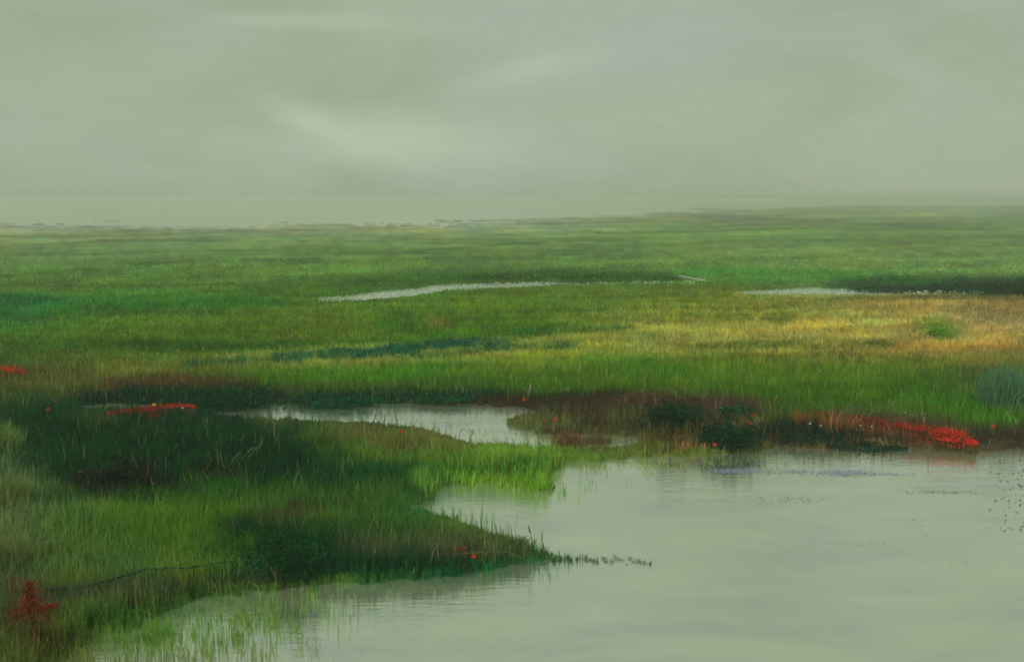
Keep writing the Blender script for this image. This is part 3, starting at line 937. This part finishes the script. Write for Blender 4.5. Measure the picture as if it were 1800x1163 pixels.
def flower(name, u, v, dpx, mat, label, h=.34, group=None, cat='flower', tilt=.7):
    s = pxm(u, v)
    h = min(h, 34 / s)
    x, y, z = spot(u, v + h * s * .93)
    r = dpx / s / 2 * .52
    o = tag(empty(name, (x, y, z), rng.uniform(-.4, .4)), label, cat, group)
    V, q, tr = tube_arrays([(0, 0, -.05), (.015, 0, h * .5), (.0, -.01, h * .98)], .006, .004, 5)
    put('stem', np_mesh('stem', V, [q, tr]), M_STEM, o)
    V, q, t = petals(5, r, .55)
    b = put('bloom', np_mesh('bloom', V, [q]), mat, o, (0, -.01, h))
    b.rotation_euler = (tilt, rng.uniform(-.2, .2), 0)
    ang = np.linspace(0, 2 * PI, 9)[:-1]
    ring = np.stack([np.cos(ang) * r * .2, np.sin(ang) * r * .2, np.full(8, r * .1)], 1)
    V = np.concatenate([ring, ring * .6 + np.array([0, 0, r * .12]), [[0, 0, r * .25]]])
    q = np.array([(i, (i + 1) % 8, 8 + (i + 1) % 8, 8 + i) for i in range(8)])
    t = np.array([(8 + i, 8 + (i + 1) % 8, 16) for i in range(8)])
    e = put('eye', np_mesh('eye', V, [q, t]), M_EYE, o, (0, -.01, h))
    e.rotation_euler = b.rotation_euler
    return o


RF = 'red flowers scattered over the marsh'
for (u, v, d, t_, m) in ((706, 763, 11, 'scarlet flower in the brown reeds on the small island', M_RED), (921, 711, 11, 'scarlet flower at the right end of the narrow pool', M_RED),
                         (975, 738, 12, 'round scarlet flower above the brown reeds in the channel', M_RED), (1254, 785, 14, 'largest scarlet flower at the foot of the darkest bush', M_RED),
                         (1318, 746, 10, 'small scarlet flower at the right of the darkest bush', M_RED), (1323, 733, 7, 'tiny red flower above the one beside the darkest bush', M_RED),
                         (1743, 751, 11, 'scarlet flower on the brown bank beyond the red drift', M_RED), (88, 723, 12, 'dull red flower alone at the left of the blackish sedge', M_REDDIM),
                         (832, 980, 14, 'bright scarlet flower on the tip of the near point', M_RED)):
    flower('red_flower', u, v, d, m, t_, group=RF)
flower('yellow_flower', 272, 715, 12, M_YEL, 'yellow flower over the red plants in the left marsh', h=.3)
flower('white_flower', 322, 720, 8, M_WHT, 'white flower over the right end of the red plants in the left marsh', h=.3)
for (u, v, d) in ((1423, 746, 6), (1441, 750, 6), (1512, 750, 4), (1531, 752, 4)):
    flower('white_flower', u, v, d, M_WHT, 'tiny white flower on the dark bushes under the red drift', h=.25, group='tiny white flowers under the red drift')


def red_drift(name, path, hw, c0, c1, n, label, zh=.12, cat='flowers', leafs=.020, k0=.3, k1=.85):
    """a dense low drift of red flowering plants: petals over short leafy stems"""
    path = np.array(path, float)
    seg = np.linalg.norm(np.diff(path, axis=0), axis=1)
    cum = np.concatenate([[0], np.cumsum(seg)]) / seg.sum()
    x0, y0, z0 = spot(*path[-1])
    o = tag(empty(name, (x0, y0, z0)), label, cat)
    t = rng.uniform(0, 1, n) ** .9
    u, v = np.interp(t, cum, path[:, 0]), np.interp(t, cum, path[:, 1])
    w_ = np.interp(t, np.linspace(0, 1, len(hw)), hw)
    rr = np.where(rng.uniform(0, 1, n) < .22, rng.normal(0, 1.3, n), rng.uniform(-1, 1, n)) * w_
    gap = fbm(t * 22, rr / (w_ + 1) * 1.5 + n, 170, 3) > .36 + .1 * rng.normal(0, 1, n)
    t, w_, rr = t[gap], w_[gap], rr[gap]
    n = len(t)
    u, v = np.interp(t, cum, path[:, 0]), np.interp(t, cum, path[:, 1])
    u = u + rng.normal(0, 2.5, n)
    v = v + rr
    s = F / (to_ground(u, v)[1] * CP + H * SP)
    hh = zh * rng.uniform(.7, 1.08, n)
    x, y = to_ground(u, v + hh * s * .9)
    uu, vv = to_px(x, y, np.zeros(n))
    z = np.maximum(land_height(x, y, water_sd(uu, vv)), .0) + hh
    P = np.stack([x - x0, y - y0, z - z0], 1)
    ax = rng.normal(0, 1, (n, 3)) + np.array([0, -.8, .8])
    ax /= np.linalg.norm(ax, axis=1)[:, None]
    e1 = np.cross(ax, rng.normal(0, 1, (n, 3)))
    e1 /= np.linalg.norm(e1, axis=1)[:, None]
    e2 = np.cross(ax, e1)
    L_ = leafs * rng.uniform(.6, 1.2, n)[:, None]
    V = np.stack([P - e1 * L_, P - e2 * L_ * .7, P + e1 * L_, P + e2 * L_ * .7], 1).reshape(-1, 3)
    k = smooth(k0, k1, t + rng.normal(0, .06, n))[:, None]
    c = (lin(c0) * (1 - k) + lin(c1) * k) * np.exp(rng.normal(0, .3, (n, 1)))
    put('blooms', np_mesh('blooms', V, [np.arange(n * 4).reshape(-1, 4)], np.repeat(c, 4, 0)), M_BLOOM, o)['kind'] = 'stuff'
    m = n // 3
    V, q, tt, cc = blades(P[:m, 0], P[:m, 1], P[:m, 2] - hh[:m], hh[:m] * .95, np.full(m, .012), np.tile(lin((70, 62, 34)), (m, 1)), .2)
    put('stems', np_mesh('stems', V, [q, tt], cc), M_GRASS, o)['kind'] = 'stuff'
    return o


red_drift('red_flower_drift', [(1424, 734), (1500, 743), (1570, 756), (1640, 768), (1715, 780)], [3, 3.2, 3.6, 4, 4.4, 4.8, 5, 5, 1.6], (124, 58, 36), (212, 52, 34), 11000,
          'long scarlet drift of flowers tapering up the bank of the big pool', zh=.22, k0=.3, k1=.95)
red_drift('red_flower_drift', [(1540, 771), (1600, 777), (1700, 781)], [2, 2.5, 2], (120, 68, 44), (190, 56, 38), 500,
          'short rusty drift under the long scarlet drift at the water edge')
red_drift('red_flower_drift', [(345, 727), (318, 724), (262, 730), (230, 733), (190, 739)], [2.5, 3, 4, 3, 2], (168, 54, 34), (134, 50, 32), 1500,
          'dull red plants in a line along the slit of water in the left marsh', leafs=.02, zh=.34)
red_drift('red_flower_drift', [(285, 738), (262, 737)], [7, 9], (108, 48, 28), (120, 44, 26), 240, 'small brick red patch hanging below the dull red line', leafs=.02, zh=.3)
red_drift('red_flower_drift', [(46, 664), (28, 660), (5, 657)], [4, 5, 4], (176, 50, 30), (210, 50, 30), 900, 'bright red flower patch at the left edge behind the dark sedge', zh=.36)
red_drift('red_flower_drift', [(740, 978), (790, 979), (818, 981)], [1.5, 2, 3.2], (98, 74, 44), (216, 50, 32), 500, 'thin red trail of flowers running to the tip of the near point', leafs=.010, zh=.16, k0=.5, k1=1.0)


def dock(name, u, v, hpx, arms, rgb, label, n=2600):
    """a rusty red dock: stem, tall seed spike, sideways leaves"""
    s = pxm(u, v)
    x, y, z = spot(u, v)
    h = hpx / s
    o = tag(empty(name, (x, y, z)), label, 'plant')
    V, q, tr = tube_arrays([(0, 0, -.05), (.01, 0, h * .4), (0, 0, h * .95)], .012, .004, 6)
    put('stem', np_mesh('stem', V, [q, tr]), M_REDDIM, o)

    def seeds(n, P, size):
        ax = rng.normal(0, 1, (n, 3)) + np.array([0, 0, .7])
        ax /= np.linalg.norm(ax, axis=1)[:, None]
        e1 = np.cross(ax, rng.normal(0, 1, (n, 3)))
        e1 /= np.linalg.norm(e1, axis=1)[:, None]
        L_ = size * rng.uniform(.6, 1.3, n)[:, None]
        V = np.stack([P - ax * L_, P - e1 * L_ * .5, P + ax * L_, P + e1 * L_ * .5], 1).reshape(-1, 3)
        c = lin(rgb)[None, :] * np.exp(rng.normal(0, .4, (n, 1)))
        return np_mesh('seeds', V, [np.arange(n * 4).reshape(-1, 4)], np.repeat(c, 4, 0))
    t = rng.uniform(0, 1, n)
    wv = h * (.05 + .22 * np.exp(-((t - .42) / .24) ** 2))
    wv = wv * np.where(rng.uniform(0, 1, n) < .3, 2.0, .8)
    P = np.stack([rng.normal(0, .5, n) * wv, rng.normal(0, .5, n) * wv, t * h], 1)
    put('seed_spike', seeds(n, P, .014), M_BLOOM, o)
    for (dx, dz) in arms:
        m = n // 6
        t = rng.uniform(0, 1, m)
        P = np.stack([t * dx / s, rng.normal(0, .02, m), h * .45 + t * dz / s + rng.normal(0, .018, m)], 1)
        put('side_spike', seeds(m, P, .013), M_BLOOM, o)
    return o


dock('red_dock', 58, 1112, 92, ((46, 10), (-38, -4)), (134, 58, 40), 'rusty red dock with a tall spike at the bottom left of the marsh')
dock('red_dock', 233, 1046, 30, ((8, 2),), (112, 52, 36), 'small rusty dock behind the fallen branch', 120)
dock('red_dock', 276, 1036, 16, ((5, 1),), (104, 50, 36), 'tiniest rusty dock beside the fallen branch', 60)
red_drift('red_flower_drift', [(40, 1100), (60, 1090), (66, 1130)], [8, 10, 16], (88, 52, 34), (96, 48, 32), 420, 'brownish red leaves round the foot of the tall dock', zh=.2, leafs=.025)

# ------------------------------------------------------------------ floating things
M_PAD = plain('dark_floating_leaf', (.025, .06, .035), .5, .35, 20)
proto = None
for i in range(110):
    u = 1800 - abs(rng.normal(0, 34)) + rng.uniform(0, 30)
    v = 806 + 130 * rng.uniform(0, 1) ** 1.2
    x, y, z = G(u, v)
    if proto is None:
        a = np.linspace(.25, 2 * PI - .25, 12)
        ring = np.stack([np.cos(a) * .045, np.sin(a) * .036, .006 + .006 * np.sin(a * 2)], 1) * np.array([.4, .4, 1])
        V = np.concatenate([[[.006, 0, .008]], ring])
        me = np_mesh('floating_leaf', V, [np.array([(0, k, k + 1) for k in range(1, 12)])])
        proto = put('floating_leaf', me, M_PAD)
        tag(proto, 'small dark leaf floating near the right edge of the big pool', 'leaf', 'floating leaves on the pool')
        o = proto
    else:
        o = proto.copy()
        COL.objects.link(o)
    k = rng.uniform(.45, 1.3)
    o.location, o.rotation_euler, o.scale = (x, y, .004), (0, 0, rng.uniform(0, 6)), (k, k, k)


def flecks(name, n, spots, size, rgb, label, cat, gain=1.0):
    """tiny floating discs drifted together"""
    P = []
    for (u, v, su, sv, k) in spots:
        m = int(n * k)
        P.append(np.stack(to_ground(u + rng.normal(0, su, m), v + rng.normal(0, sv, m)), 1))
    P = np.concatenate(P)
    n = len(P)
    a = np.arange(6) * PI / 3
    r = size * rng.uniform(.4, 1.4, n)[:, None]
    V = np.stack([P[:, :1] + np.cos(a)[None] * r * 1.5, P[:, 1:] + np.sin(a)[None] * r, np.tile(.006 + rng.uniform(0, .006, (n, 1)), (1, 6))], -1).reshape(-1, 3)
    f = np.arange(n * 6).reshape(-1, 6)
    c = np.repeat(lin(rgb)[None, :] * np.exp(rng.normal(0, .15, (n, 1))), 6, 0)
    o = put(name, np_mesh(name, V, [f], c), M_FLECK)
    tag(o, label, cat, kind='stuff')


flecks('floating_weed', 1700, [(1290, 828, 26, 2.6, .35), (1400, 829, 30, 2.5, .2), (1490, 831, 30, 3.2, .5), (1560, 833, 26, 1.5, .1)], .009, (132, 146, 166), 'bluish floating weed in a long streak on the big pool', 'weed')
flecks('foam', 120, [(1548, 957, 18, 2.5, .3), (1500, 960, 14, 2, .1), (1640, 930, 40, 8, .3), (1610, 912, 14, 2, .12), (1680, 984, 30, 4, .18)], .009, (168, 178, 144), 'pale flecks of foam drifting on the big pool', 'foam')
flecks('duckweed', 420, [(1080, 965, 40, 3, 0.0), (1650, 864, 46, 2.0, .6), (1380, 878, 40, 4, .4)], .009, (118, 148, 106), 'thin green duckweed streaks on the big pool', 'weed')

# white flecks added to paint the bright water glint along the far creeks
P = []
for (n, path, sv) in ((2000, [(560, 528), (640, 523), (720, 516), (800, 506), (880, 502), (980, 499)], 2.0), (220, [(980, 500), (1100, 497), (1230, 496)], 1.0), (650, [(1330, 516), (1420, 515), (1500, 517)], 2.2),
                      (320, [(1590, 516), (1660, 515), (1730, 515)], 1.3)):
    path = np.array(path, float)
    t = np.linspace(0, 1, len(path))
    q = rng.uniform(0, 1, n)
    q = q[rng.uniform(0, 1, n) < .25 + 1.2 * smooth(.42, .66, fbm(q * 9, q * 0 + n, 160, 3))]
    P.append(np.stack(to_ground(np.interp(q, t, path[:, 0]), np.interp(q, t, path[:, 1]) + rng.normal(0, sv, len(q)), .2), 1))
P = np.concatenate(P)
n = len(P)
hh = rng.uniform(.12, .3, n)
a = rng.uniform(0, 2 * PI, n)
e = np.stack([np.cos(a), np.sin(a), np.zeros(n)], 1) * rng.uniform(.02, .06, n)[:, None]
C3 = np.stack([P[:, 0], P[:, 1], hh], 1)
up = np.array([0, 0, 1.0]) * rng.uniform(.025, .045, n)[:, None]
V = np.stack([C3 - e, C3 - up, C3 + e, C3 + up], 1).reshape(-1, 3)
tag(put('creek_glints', np_mesh('creek_glints', V, [np.arange(n * 4).reshape(-1, 4)], np.repeat(np.tile(lin((178, 190, 172)), (n, 1)) * np.exp(rng.normal(0, .15, (n, 1))), 4, 0)), M_FLECK),
    'white flecks strung along the far creeks as painted water glints', 'cotton grass', kind='stuff')

# ------------------------------------------------------------------ haze
HAZE = .0020
me = bpy.data.meshes.new('haze')
hx, hy0, hy1, hz0, hz1 = 8500., -8500., 8500., -1.6, 6.2
hv = [(-hx, hy0, hz0), (hx, hy0, hz0), (hx, hy1, hz0), (-hx, hy1, hz0), (-hx, hy0, hz1), (hx, hy0, hz1), (hx, hy1, hz1), (-hx, hy1, hz1)]
me.from_pydata(hv, [], [(3, 2, 1, 0), (4, 5, 6, 7), (0, 1, 5, 4), (1, 2, 6, 5), (2, 3, 7, 6), (3, 0, 4, 7)])
hz, nt, out = new_mat('marsh_mist')
pv = N(nt, 'ShaderNodeVolumePrincipled', Density=HAZE, Anisotropy=.2)
pv.inputs['Color'].default_value = (.93, .96, .88, 1)
L(nt, pv.outputs[0], out.inputs['Volume'])
haze = put('haze', me, hz)
tag(haze, 'thin pale mist over the marsh thickening towards the horizon', 'haze', kind='stuff')

# ------------------------------------------------------------------ sky and light
SUN_EL, SUN_AZ = math.radians(48), math.radians(205)     # high, behind the viewer's left, veiled by cloud
w = bpy.data.worlds.new("World")
S.world = w
w.use_nodes = True
nt = w.node_tree
nt.nodes.clear()
out = N(nt, 'ShaderNodeOutputWorld')
sky = N(nt, 'ShaderNodeTexSky', sky_type='NISHITA', sun_disc=False, sun_elevation=SUN_EL, sun_rotation=SUN_AZ, dust_density=4.0)
tc = N(nt, 'ShaderNodeTexCoord')
bg1 = N(nt, 'ShaderNodeBackground', Strength=.055)
L(nt, sky.outputs[0], bg1.inputs['Color'])


def dirv(u, v):
    a, b = (u - 900) / F, (581.5 - v) / F
    d = np.array([a, CP + b * SP, -SP + b * CP])
    return d / np.linalg.norm(d)


def noise(scale, vecscale, detail=4.0, rough=.5, dist=0.0, rot=(0, 0, 0)):
    mp = N(nt, 'ShaderNodeMapping')
    mp.inputs['Scale'].default_value = vecscale
    mp.inputs['Rotation'].default_value = rot
    L(nt, tc.outputs['Generated'], mp.inputs['Vector'])
    n = N(nt, 'ShaderNodeTexNoise', Scale=scale, Detail=detail, Roughness=rough, Distortion=dist)
    L(nt, mp.outputs[0], n.inputs['Vector'])
    return n.outputs['Fac']


def math_(op, a, b, clamp=False):
    m = N(nt, 'ShaderNodeMath', operation=op, use_clamp=clamp)
    for i, q in enumerate((a, b)):
        if isinstance(q, (int, float)):
            m.inputs[i].default_value = q
        else:
            L(nt, q, m.inputs[i])
    return m.outputs[0]


def mixc(fac, a, b):
    m = N(nt, 'ShaderNodeMix', data_type='RGBA')
    if isinstance(fac, float):
        m.inputs[0].default_value = fac
    else:
        L(nt, fac, m.inputs[0])
    for i, q in ((6, a), (7, b)):
        if isinstance(q, tuple):
            m.inputs[i].default_value = (*q, 1)
        else:
            L(nt, q, m.inputs[i])
    return m.outputs[2]


def ramp(x, a, b):
    m = N(nt, 'ShaderNodeMapRange', interpolation_type='SMOOTHSTEP')
    m.inputs['From Min'].default_value = a
    m.inputs['From Max'].default_value = b
    L(nt, x, m.inputs['Value'])
    return m.outputs[0]


def cloud_patch(u, v, ru, rv, tilt=0.0):
    """a lighter break in the cloud: an elliptical patch round one direction of the sky"""
    d = dirv(u, v)
    up = np.array([0, 0, 1.0])
    r = np.cross(d, up)
    r /= np.linalg.norm(r)
    q = np.cross(r, d)
    ct, st_ = math.cos(tilt), math.sin(tilt)
    r, q = r * ct + q * st_, q * ct - r * st_
    outs = []
    for ax, s in ((r, ru), (q, rv)):
        dp = N(nt, 'ShaderNodeVectorMath', operation='DOT_PRODUCT')
        L(nt, tc.outputs['Generated'], dp.inputs[0])
        dp.inputs[1].default_value = tuple(ax)
        warp = math_('MULTIPLY', math_('SUBTRACT', noise(7.0, (1, 1, 2.2), 4.0, .6), .5), rv / F * 1.3)
        k = math_('DIVIDE', math_('ADD', dp.outputs['Value'], warp), s / F)
        outs.append(math_('MULTIPLY', k, k))
    e = math_('EXPONENT', math_('MULTIPLY', math_('ADD', outs[0], outs[1]), -1.0), 0)
    front = N(nt, 'ShaderNodeVectorMath', operation='DOT_PRODUCT')
    L(nt, tc.outputs['Generated'], front.inputs[0])
    front.inputs[1].default_value = tuple(d)
    return math_('MULTIPLY', e, ramp(front.outputs['Value'], 0.0, .2))


base_c, dark_c, cool_c, light_c = [tuple(lin(c)) for c in ((160, 171, 148), (150, 163, 136), (158, 171, 156), (184, 196, 170))]
c = mixc(ramp(noise(3.2, (1, 1, 2.6), 5.0, .55, .6), .36, .64), dark_c, base_c)
c = mixc(math_('MULTIPLY', ramp(noise(2.4, (1, 1, 3.0), 4.0, .5, .4, (.3, .2, .4)), .45, .66), .8), c, cool_c)
for (u, v, ru, rv, tl, s) in ((700, 248, 190, 46, -.08, .62), (560, 220, 90, 20, -.38, .55), (930, 125, 130, 22, .2, .35), (530, 38, 150, 14, 0, .35), (1180, 215, 260, 60, 0, .2), (300, 130, 220, 60, .2, .15)):
    c = mixc(math_('MULTIPLY', cloud_patch(u, v, ru, rv, tl), s), c, light_c)
# fine streaks in the cloud
fine = noise(26.0, (1, 1, 3.4), 5.0, .62, .3, (.12, .25, 0))
c2 = N(nt, 'ShaderNodeVectorMath', operation='SCALE')
L(nt, c, c2.inputs[0])
L(nt, math_('ADD', math_('MULTIPLY', fine, .12), .94), c2.inputs['Scale'])
bg2 = N(nt, 'ShaderNodeBackground', Strength=1.14)
L(nt, c2.outputs[0], bg2.inputs['Color'])
adds = N(nt, 'ShaderNodeMixShader')
adds.inputs[0].default_value = .93        # cloud cover
L(nt, bg1.outputs[0], adds.inputs[1])
L(nt, bg2.outputs[0], adds.inputs[2])
L(nt, adds.outputs[0], out.inputs['Surface'])

sd_ = bpy.data.lights.new('sun', 'SUN')
sd_.energy = 1.1
sd_.angle = math.radians(25)
sd_.color = (1, .96, .88)
sun = bpy.data.objects.new('sun', sd_)
COL.objects.link(sun)
sun.location = (0, 0, 60)
sx, sy = math.sin(SUN_AZ), math.cos(SUN_AZ)
from mathutils import Vector
sun.rotation_euler = Vector((-sx * math.cos(SUN_EL), -sy * math.cos(SUN_EL), -math.sin(SUN_EL))).to_track_quat('-Z', 'Y').to_euler()

S.view_settings.view_transform = 'Standard'
S.view_settings.look = 'None'
S.view_settings.exposure = 0
S.view_settings.gamma = 1
S.cycles.max_bounces = 6
S.cycles.diffuse_bounces = 3
S.cycles.glossy_bounces = 3
S.cycles.transmission_bounces = 2
S.cycles.volume_bounces = 1
S.cycles.use_denoising = True
S.cycles.filter_width = 1.8
